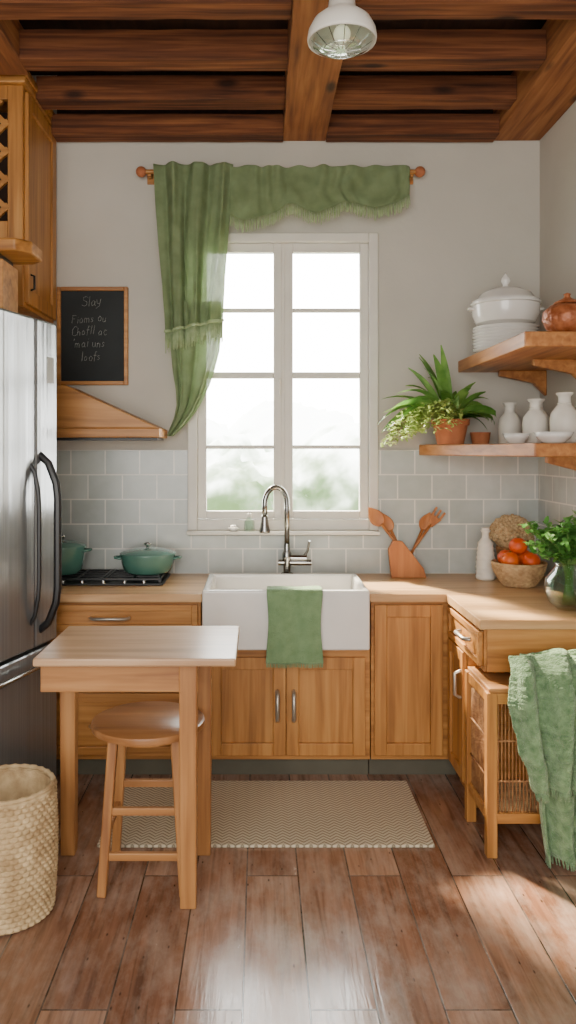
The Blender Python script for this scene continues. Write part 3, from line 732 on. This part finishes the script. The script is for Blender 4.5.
fin(b,'wicker_panel','wickd',hp,smooth=True)
b=MB()
for k in range(16):
    y=hy0+.045+k*(hy1-hy0-.09)/15;b.tube([(hx0+.03,y,.168),(hx1-.03,y,.168)],.007,6)
fin(b,'bottom_shelf','wick',hp,smooth=True)
bl=root('throw_blanket','chunky sage green throw blanket draped over the wicker stand','blanket',(1.2,3.1,0))
def bfun(LT,RT,path,am,seed,fr,top=0):
    def f(u,v):
        s=v*(len(path)-1);i=min(int(s),len(path)-2);t=s-i;t2=t*t*(3-2*t)*.5+t*.5
        (ya,za),(yb_,zb)=path[i],path[i+1];y=ya+(yb_-ya)*t2;z=za+(zb-za)*t2
        xl=interp(LT,v);xr=interp(RT,v);x=xl+(xr-xl)*u
        env=min(1,.25+v*2.0)
        n=noise.noise(Vector((x*5+seed,v*1.8,seed)))
        w=math.sin(u*2*pi*fr+seed+v*1.2+n*1.8)
        w=w*abs(w)**.3 if w<0 else w**.6
        y+=-am*env*(w*.9+n*.7)
        z+=.05*noise.noise(Vector((x*7,seed,v*2)))*(1-v)+.018*w*(1-v)**2+.010*noise.noise(Vector((x*9,v*7,seed+4)))
        if top: z-= top*(1-u)**2*(1-v)
        q=noise.noise(Vector((x*75,v*62,seed)));q2=noise.noise(Vector((x*22,v*16,seed)));y+=.006*q2-.005*q;z+=.003*q
        x+=.020*noise.noise(Vector((u*3,v*5,seed+9)))+.012*w*env
        return Vector((x,y,z))
    return f
pa=[(3.26,.70),(3.24,.77),(3.19,.80),(3.12,.75),(3.085,.65),(3.08,.5),(3.075,.35),(3.07,.20),(3.06,.045)]
g1=bfun([(0,1.06),(.25,1.02),(.5,1.03),(.65,1.06),(1,1.10)],[(0,1.40),(1,1.40)],pa,.036,1.3,3.1)
pb=[(3.255,.74),(3.21,.81),(3.14,.82),(3.06,.76),(3.025,.66),(3.00,.55),(2.99,.45),(2.985,.34)]
g2=bfun([(0,1.04),(.3,.99),(.6,.965),(.8,.975),(1,1.03)],[(0,1.36),(.6,1.33),(1,1.22)],pb,.040,4.7,2.6,.03)
b=MB().grid(190,240,g1).grid(180,200,g2);fin(b,'blanket_cloth','blanket',bl,smooth=True,solid=.010)
b=MB()
for g,n in ((g1,60),(g2,55)):
    for i in range(n):
        p=g((i+.5)/n,1);l=.03
        b.tube([p,p+Vector((random.uniform(-.006,.006),random.uniform(-.006,.0),-l))],[.004,.0025],5)
fin(b,'fringe','blanket',bl,smooth=True)
# ---------------------------------------------------------------- shelves
s1=root('wall_shelf','thick wooden shelf on a bracket carrying plates and tureen','shelf',(1.36,3.95,2.06))
fin(MB().box(1.125,1.588,3.38,4.515,2.06,2.125),'board','shelf',s1,bev=.005)
s2=root('wall_shelf','wooden shelf with angled front carrying plant and white pottery','shelf',(1.36,3.95,1.585))
fin(MB().prism([(.90,4.507,1.59),(1.577,4.507,1.59),(1.577,3.5,1.59),(1.21,3.5,1.59)],(0,0,.06)),'board','shelf',s2,bev=.005)
for s,z,y,w in ((s1,2.06,3.85,.26),(s1,2.06,4.40,.26),(s2,1.59,3.75,.22)):
    xr=1.588 if s is s1 else 1.577
    fin(MB().prism([(xr,y,z),(xr-w,y,z),(xr-w,y,z-.03),(xr-.07,y,z-.07),(xr,y,z-.14)],(0,.04,0)),'bracket','shelf',s,bev=.004)
# plates
px_,py_=1.285,4.16
def plate(x,y,z,r):
    return MB().lathe(x,y,[(0,z+.004),(r*.55,z+.004),(r*.58,z),(r*.62,z+.003),(r,z+.016),(r*.995,z+.020),(r*.6,z+.0095),(0,z+.0085)],48)
p0=fin(plate(px_,py_,2.125,.168),'plate','ceramic',label='white ceramic dinner plate in a stack on the shelf',cat='plate',smooth=True,group='stacked plates on the shelf')
for k in range(1,8):
    q=p0.copy();q.location=(px_+random.uniform(-.003,.003),py_,p0.location.z+k*.0165);COL.objects.link(q)
zt=2.125+7*.0165+.012
tu=root('tureen','white ceramic lidded tureen standing on the stack of plates','tureen',(px_,py_,zt))
fin(MB().lathe(px_,py_,[(0,zt),(.07,zt),(.09,zt+.01),(.15,zt+.03),(.17,zt+.07),(.172,zt+.12),(.18,zt+.125),(.18,zt+.132),(.16,zt+.132),(.15,zt+.08),(0,zt+.03)],48),'bowl','ceramic',tu,smooth='a')
zl=zt+.133
fin(MB().lathe(px_,py_,[(.176,zl),(.172,zl+.012),(.15,zl+.022),(.13,zl+.05),(.08,zl+.075),(.02,zl+.085),(.012,zl+.095),(.024,zl+.115),(.022,zl+.13),(.008,zl+.15),(0,zl+.165)],48),'lid','ceramic',tu,smooth=True)
for s in (-1,1): fin(MB().tube([(px_+s*.168,py_-.02,zt+.10),(px_+s*.192,py_-.015,zt+.105),(px_+s*.192,py_+.015,zt+.105),(px_+s*.168,py_+.02,zt+.10)],.007,8),'handle','ceramic',tu,smooth=True)
# copper pot
cp=root('clay_jar','round embossed reddish clay jar with lid on the shelf','jar',(1.36,3.52,2.125))
x,y,z=1.36,3.52,2.125
fin(MB().lathe(x,y,[(0,z),(.055,z),(.085,z+.03),(.105,z+.07),(.10,z+.11),(.07,z+.135),(.05,z+.14),(0,z+.14)],64,lambda a,k,zz:.003*math.sin(16*a+k*1.5)),'jar_body','copper',cp,smooth=True)
fin(MB().lathe(x,y,[(.06,z+.14),(.055,z+.15),(.02,z+.165),(.012,z+.175),(.016,z+.185),(0,z+.192)],32),'lid','copper',cp,smooth=True)
# plants
def potp(x,y,z,r,h,name,label):
    e=root(name,label,'plant',(x,y,z))
    fin(MB().lathe(x,y,[(0,z),(r*.7,z),(r*.92,z+h*.75),(r,z+h*.76),(r*1.03,z+h),(r*.93,z+h),(r*.86,z+h*.8),(0,z+h*.8)],40),'pot','terra',e,smooth='a')
    fin(MB().lathe(x,y,[(0,z+h*.87),(r*.88,z+h*.86)],24),'soil','soil',e);return e
x,y,z=1.03,4.30,1.65
pf=potp(x,y,z,.10,.135,'potted_fern','leafy green plant in terracotta pot trailing over the shelf edge')
b=MB()
for k in range(50):
    a=2*pi*((k*.618)%1);el=random.uniform(.45,1.3)
    d=Vector((math.cos(a)*math.cos(el),math.sin(a)*math.cos(el)*.42,math.sin(el)))
    L=random.uniform(.27,.44)*(1.0 if d.x<0 else .62)
    sd=Vector((random.uniform(-.4,.4),random.uniform(-.2,.2),random.uniform(-.9,.9)))
    b.leaf((x+.03*math.cos(a),y+.02*math.sin(a),z+.12),d,L,random.uniform(.045,.075),random.uniform(1.0,2.3),9,sd)
for v in b.bm.verts:
    v.co.y=min(v.co.y,4.49);v.co.x=min(v.co.x,1.24+.1*max(0,v.co.z-1.9))
fin(b,'foliage','leaf',pf,smooth=True)
b=MB()
for k in range(70):
    a=random.uniform(2.4,4.7);p=Vector((x+.08*math.cos(a),y-.03+.06*math.sin(a),z+.14));d=Vector((math.cos(a)*.8,math.sin(a)*.4,.7))
    Ln=random.uniform(.16,.44)
    for s in range(14):
        p=p+d*Ln/14;d=(d+Vector((0,0,-.22))).normalized()
        for q in range(2):
            dd=Vector((random.uniform(-1,1),random.uniform(-1,.3),random.uniform(-.3,.6)));b.leaf(p,dd,.028,.016,.4,3)
fin(b,'trailing_foliage','leafp',pf,smooth=True)
# small clay cup
sc_=root('clay_cup','small terracotta cup beside the plant','cup',(1.225,4.42,1.65))
fin(MB().lathe(1.225,4.42,[(0,1.65),(.045,1.65),(.055,1.71),(.05,1.715),(.04,1.66),(0,1.66)],28),'cup_body','terra',sc_,smooth='a')
fin(MB().lathe(1.225,4.42,[(.051,1.71),(.056,1.712),(.056,1.718),(.051,1.718)],28),'rim','terra',sc_,smooth='a')
# bottles
bt=root('ceramic_bottle','white ceramic bottle with narrow neck on the shelf','bottle',(1.36,3.93,1.65),group='white pottery bottles on the shelf')
x,y,z=1.36,3.93,1.65
fin(MB().lathe(x,y,[(0,z),(.052,z),(.058,z+.01),(.061,z+.10),(.055,z+.135),(.032,z+.165),(.026,z+.172),(.026,z+.205),(.036,z+.215),(.036,z+.222),(.02,z+.222),(.018,z+.17),(0,z+.16)],36),'bottle_body','ceramic2',bt,smooth=True)
fin(MB().tube([(x-.028*math.cos(a),y-.028*math.sin(a),z+.175) for a in [2*pi*k/20 for k in range(21)]],.003,6),'neck_ring','ceramic2',bt,smooth=True)
dup(bt,(1.335,4.25,1.65),0,1.0);dup(bt,(1.455,3.80,1.65),0,1.1);dup(bt,(1.43,4.10,1.65),0,1.05)
bo=fin(MB().lathe(1.245,3.86,[(0,1.65),(.035,1.65),(.038,1.657),(.055,1.675),(.066,1.70),(.062,1.70),(.05,1.677),(0,1.664)],40),'serving_bowl','ceramic',label='small white ceramic bowl on the shelf',cat='bowl',smooth=True,group='white bowls on the shelf')
q=bo.copy();q.location=(1.345,3.64,1.65);q.scale=(1.35,1.35,1.05);COL.objects.link(q);q['label']='wide white ceramic bowl on the shelf'
# ---------------------------------------------------------------- counter items
uh=root('utensil_holder','angled wooden block beside wooden utensils on the worktop','utensil holder',(.8,4.4,.92))
D2=4.36
poly=[(391,579),(426,579),(423,568),(402,541),(393,540),(388,549)]
fin(MB().prism([(wx(a,D2),4.34,max(.921,wz(c,D2))) for a,c in poly],(0,.035,0)),'board','spoon',uh,bev=.004)
poly=[(397,579),(424,579),(418,564),(403,551),(396,560)]
fin(MB().prism([(wx(a,D2),4.378,max(.921,wz(c,D2)+.02)) for a,c in poly],(0,.035,0)),'back_board','cabZ',uh,bev=.004)
def spoon(p,top,hw,hl,label,fork=False):
    p=Vector(p);top=Vector(top);d=(top-p).normalized()
    e=root('wooden_fork' if fork else 'wooden_spoon',label,'utensil',p,group='wooden utensils')
    fin(MB().tube([p,p+(top-p)*.5,top-d*hl],[.007,.0075,.008],10),'handle','spoon',e,smooth=True)
    a=d.cross(Vector((0,1,0))).normalized();c=top-d*hl*.5
    b=MB()
    if fork:
        for o in (-.7,0,.7): b.bar(c+a*o*hw,top+a*o*hw*1.15,hw*.36,.007,(0,1,0))
        b.bar(top-d*hl*1.1,c+d*.004,hw*.8,.008,(0,1,0),w1=hw*2,h1=.008)
        fin(b,'tines','spoon',e,bev=.002)
    else:
        n=14
        def f(u,v):
            t=v;ww=hw*math.sin(pi*(.06+.94*t)**.8)if t<.999 else 0.0005
            return c-d*hl*.55+d*hl*1.1*t+a*ww*(2*u-1)+Vector((0,.005*(1-(2*u-1)**2)*math.sin(pi*t),0))
        b.grid(10,n,f);fin(b,'spoon_bowl','spoon',e,smooth=True,solid=.004)
def sp4(bx_,yb_,tx,ty,*a): spoon((wx(bx_,yb_),yb_,.93),(wx(tx,yb_),yb_,wz(ty,yb_)),*a)
sp4(420,4.438,369,508,.042,.115,'wooden spoon with oval bowl leaning behind the block')
sp4(412,4.454,383,514,.032,.10,'slimmer wooden spoon leaning behind the block')
sp4(397,4.470,441,510,.035,.10,'wooden fork with three tines leaning behind the block',True)
sp4(403,4.486,430,513,.036,.10,'wooden spoon crossing beside the fork')
# soap bottle on sill
so=root('soap_bottle','small clear glass soap bottle on the window sill','bottle',(-.06,4.46,1.165))
fin(MB().lathe(-.06,4.46,[(0,1.165),(.028,1.165),(.03,1.17),(.03,1.22),(.012,1.24),(.012,1.25),(0,1.25)],28),'bottle_body','glass',so,smooth=True)
fin(MB().lathe(-.06,4.46,[(.014,1.246),(.014,1.262),(.005,1.264),(.005,1.28),(0,1.28)],16).tube([(-.06,4.46,1.278),(-.06,4.43,1.276)],.004,8),'pump','white',so,smooth='a')
gl=root('small_dish','small white dish on the window sill','dish',(-.15,4.46,1.165))
fin(MB().lathe(-.15,4.46,[(0,1.165),(.02,1.165),(.034,1.185),(.031,1.186),(.02,1.17),(0,1.17)],28),'dish_bowl','ceramic',gl,smooth=True)
fin(MB().ball((-.15,4.46,1.188),.02,sz=.6,n=10),'soap_bar','ceramic2',gl,smooth=True)
# ribbed vase
rv=root('ribbed_vase','white ribbed ceramic bottle vase on the worktop','vase',(1.22,4.3,.92))
x,y,z=1.22,4.3,.92
pr=[(0,z),(.045,z)]+[(.052-.016*(k/24)**2+.003*math.sin(k*pi/1.5),z+.01+k*.0085) for k in range(24)]+[(.02,z+.225),(.018,z+.25),(.026,z+.262),(.026,z+.268),(.015,z+.268),(0,z+.26)]
fin(MB().lathe(x,y,pr,36),'vase_body','ceramic2',rv,smooth=True)
fin(MB().lathe(x,y,[(.0,z+.262),(.02,z+.264),(.022,z+.28),(0,z+.285)],20),'stopper','ceramic2',rv,smooth='a')
# dried bunch behind bowl
wv=root('dried_flower_pot','rounded bunch of dried tan flowers in a wicker pot','dried flowers',(1.38,4.37,.92))
x,y,z=1.38,4.37,.92
prof=[(0,z)]+[(.055+.025*k/19,z+.17*k/19) for k in range(20)]+[(.07,z+.17),(.06,z+.1),(0,z+.05)]
fin(MB().lathe(x,y,prof,96,lambda a,k,zz:.003*math.sin(20*a+pi*(k//2%2)) if 1<k<20 else 0),'pot','wickd',wv,smooth=True)
b=MB()
for k in range(260):
    t=1-1.25*(k+.5)/260;a=k*2.39996;rr=math.sqrt(max(0,1-t*t))
    rad=.112*random.uniform(.93,1.04)
    b.ball((x+rad*rr*math.cos(a),y+rad*rr*math.sin(a)*.95,z+.235+rad*t*.9),.0125,n=4)
b.ball((x,y,z+.235),.10,sz=.9,n=14)
fin(b,'flower_heads','dried',wv,smooth=True)
# fruit bowl
fb=root('wicker_bowl','round woven wicker bowl holding fruit on the worktop','bowl',(1.335,4.10,.92))
x,y,z=1.335,4.10,.92
prof=[(0,z+.002),(.07,z)]+[(.08+.055*math.sin(pi/2*k/30),z+.003+.115*k/30) for k in range(31)]+[(.128,z+.118),(.10,z+.03),(0,z+.015)]
fin(MB().lathe(x,y,prof,110,lambda a,k,zz:.0035*math.sin(22*a+pi*(k//3%2)) if 2<k<33 else 0),'bowl_wall','wick',fb,smooth=True)
fin(MB().tube([(x+.133*math.cos(2*pi*k/40),y+.133*math.sin(2*pi*k/40),z+.118) for k in range(41)],.008,8),'rim','wick',fb,smooth=True)
def fruit(x,y,z,r,mat,name,lab):
    e=root(name,lab,'fruit',(x,y,z-r*.93),group='fruit in the wicker bowl')
    fin(MB().ball((x,y,z),r,sz=.93,n=14),'flesh',mat,e,smooth=True)
    fin(MB().lathe(x,y,[(.008,z+r*.90),(.005,z+r*.96),(0,z+r*.99)],8),'stem','stem',e)
for a,c,h,m_ in ((-.055,-.03,.135,'orange'),(.045,-.05,.135,'tomato'),(.045,.05,.135,'orange'),(-.045,.06,.135,'tomato'),(-.004,.0,.205,'tomato')):
    fruit(x+a,y+c,z+h,.047,m_,'orange','ripe orange heaped in the wicker bowl')
# herb vase
hv=root('herb_vase','round clear glass vase filled with leafy green herbs on the worktop','vase',(1.36,3.5,.92))
x,y,z=1.36,3.5,.92
fin(MB().lathe(x,y,[(0,z),(.05,z),(.085,z+.03),(.105,z+.08),(.10,z+.13),(.07,z+.17),(.055,z+.19),(.062,z+.205),(.058,z+.205),(.05,z+.19),(.095,z+.125),(.099,z+.08),(.08,z+.034),(0,z+.008)],48),'vase_body','glass',hv,smooth=True)
b=MB();b2=MB()
for k in range(70):
    a=random.uniform(0,2*pi);sp_=random.uniform(.03,.21);tp=Vector((x+sp_*math.cos(a),y+sp_*math.sin(a)*.7,z+random.uniform(.27,.44)-sp_*.35))
    if tp.x>1.56: tp.x=1.56
    p0_=Vector((x+.03*math.cos(a+2),y+.03*math.sin(a+2),z+.02));p1=Vector((x+.025*math.cos(a),y+.025*math.sin(a),z+.2))
    b2.tube([p0_,p1,(p1+tp)/2+Vector((0,0,.02)),tp],[.0025,.0025,.002,.0012],5)
    for s in range(11):
        t=.15+.85*s/10;pp=p1.lerp(tp,t)+Vector((0,0,.02*math.sin(pi*t)))
        for q in range(2):
            dd=Vector((random.uniform(-1,.9),random.uniform(-1,1),random.uniform(-.2,.8)))
            b.leaf(pp,dd,random.uniform(.03,.05),.024,.5,4)
for v in b.bm.verts: v.co.x=min(v.co.x,1.572)
fin(b,'foliage','leafh',hv,smooth=True);fin(b2,'herb_stems','stem',hv,smooth=True)
# ---------------------------------------------------------------- pendant lamp
x,y=.268,2.6
pl=root('pendant_lamp','white enamel pendant lamp with glass lens hanging from the beam','lamp',(x,y,2.95))
fin(MB().lathe(x,y,[(.110,2.955),(.112,2.965),(.108,2.99),(.092,3.02),(.062,3.045),(.045,3.055),(.042,3.085),(.03,3.095),(.0,3.10)],56),'lamp_shade','ceramic2',pl,smooth=True,solid=.003)
fin(MB().lathe(x,y,[(.100,2.96),(.095,2.945),(.06,2.932),(0,2.926)],48),'lens','glass',pl,smooth=True)
fin(MB().ball((x,y,2.98),.028,n=12),'bulb','bulb',pl,smooth=True)
b=MB()
for k in range(12):
    a=2*pi*k/12;b.tube([(x+.10*math.cos(a),y+.10*math.sin(a),2.96),(x+.06*math.cos(a),y+.06*math.sin(a),2.93),(x+.02*math.cos(a),y+.02*math.sin(a),2.923)],.0015,5)
b.tube([(x+.06*math.cos(2*pi*k/30),y+.06*math.sin(2*pi*k/30),2.929) for k in range(31)],.0015,5)
fin(b,'grille','steel',pl)
fin(MB().tube([(x,y,3.08),(x,y,3.36)],.007,10),'rod','steel',pl,smooth='a')
fin(MB().lathe(x,y,[(0,3.355),(.045,3.355),(.05,3.374),(0,3.374)],28),'ceiling_rose','ceramic2',pl,smooth='a')
# ---------------------------------------------------------------- light
W=bpy.data.worlds.new('sky');SC.world=W;W.use_nodes=True;nt=W.node_tree
bg=nt.nodes['Background'];tcn=N(nt,'ShaderNodeTexCoord');sp=N(nt,'ShaderNodeSeparateXYZ');nt.links.new(tcn.outputs['Generated'],sp.inputs[0])
mr=N(nt,'ShaderNodeMapRange');mr.inputs['From Min'].default_value=-.2;mr.inputs['From Max'].default_value=.7;mr.inputs['To Min'].default_value=1.9;mr.inputs['To Max'].default_value=20
nt.links.new(sp.outputs[1],mr.inputs[0]);nt.links.new(mr.outputs[0],bg.inputs['Strength']);bg.inputs[0].default_value=(1,.985,.955,1)
sn=bpy.data.lights.new('sun','SUN');sn.energy=48;sn.angle=math.radians(5);sn.color=(1,.84,.64)
so_=bpy.data.objects.new('sun',sn);COL.objects.link(so_);so_.rotation_euler=Vector((.48,-.75,-.85)).to_track_quat('-Z','Y').to_euler()
def area(name,loc,tgt,size,e,col):
    l=bpy.data.lights.new(name,'AREA');l.shape='SQUARE';l.size=size;l.energy=e;l.color=col
    o=bpy.data.objects.new(name,l);COL.objects.link(o);o.location=loc;o.rotation_euler=(Vector(tgt)-Vector(loc)).to_track_quat('-Z','Y').to_euler()
area('added_room_fill',(-.6,-1.1,2.0),(.3,4,1.2),2.4,125,(1,.95,.88))  # added fill light behind the camera, brightens the room
# ---------------------------------------------------------------- camera
cam=bpy.data.cameras.new('camera');cam.lens=F/1024*36;cam.sensor_width=36;cam.sensor_fit='AUTO';cam.shift_x=28/1024;cam.shift_y=-62/1024;cam.clip_start=.05
co=bpy.data.objects.new('camera',cam);COL.objects.link(co);co.location=(0,0,CH);co.rotation_euler=(pi/2,0,0);SC.camera=co
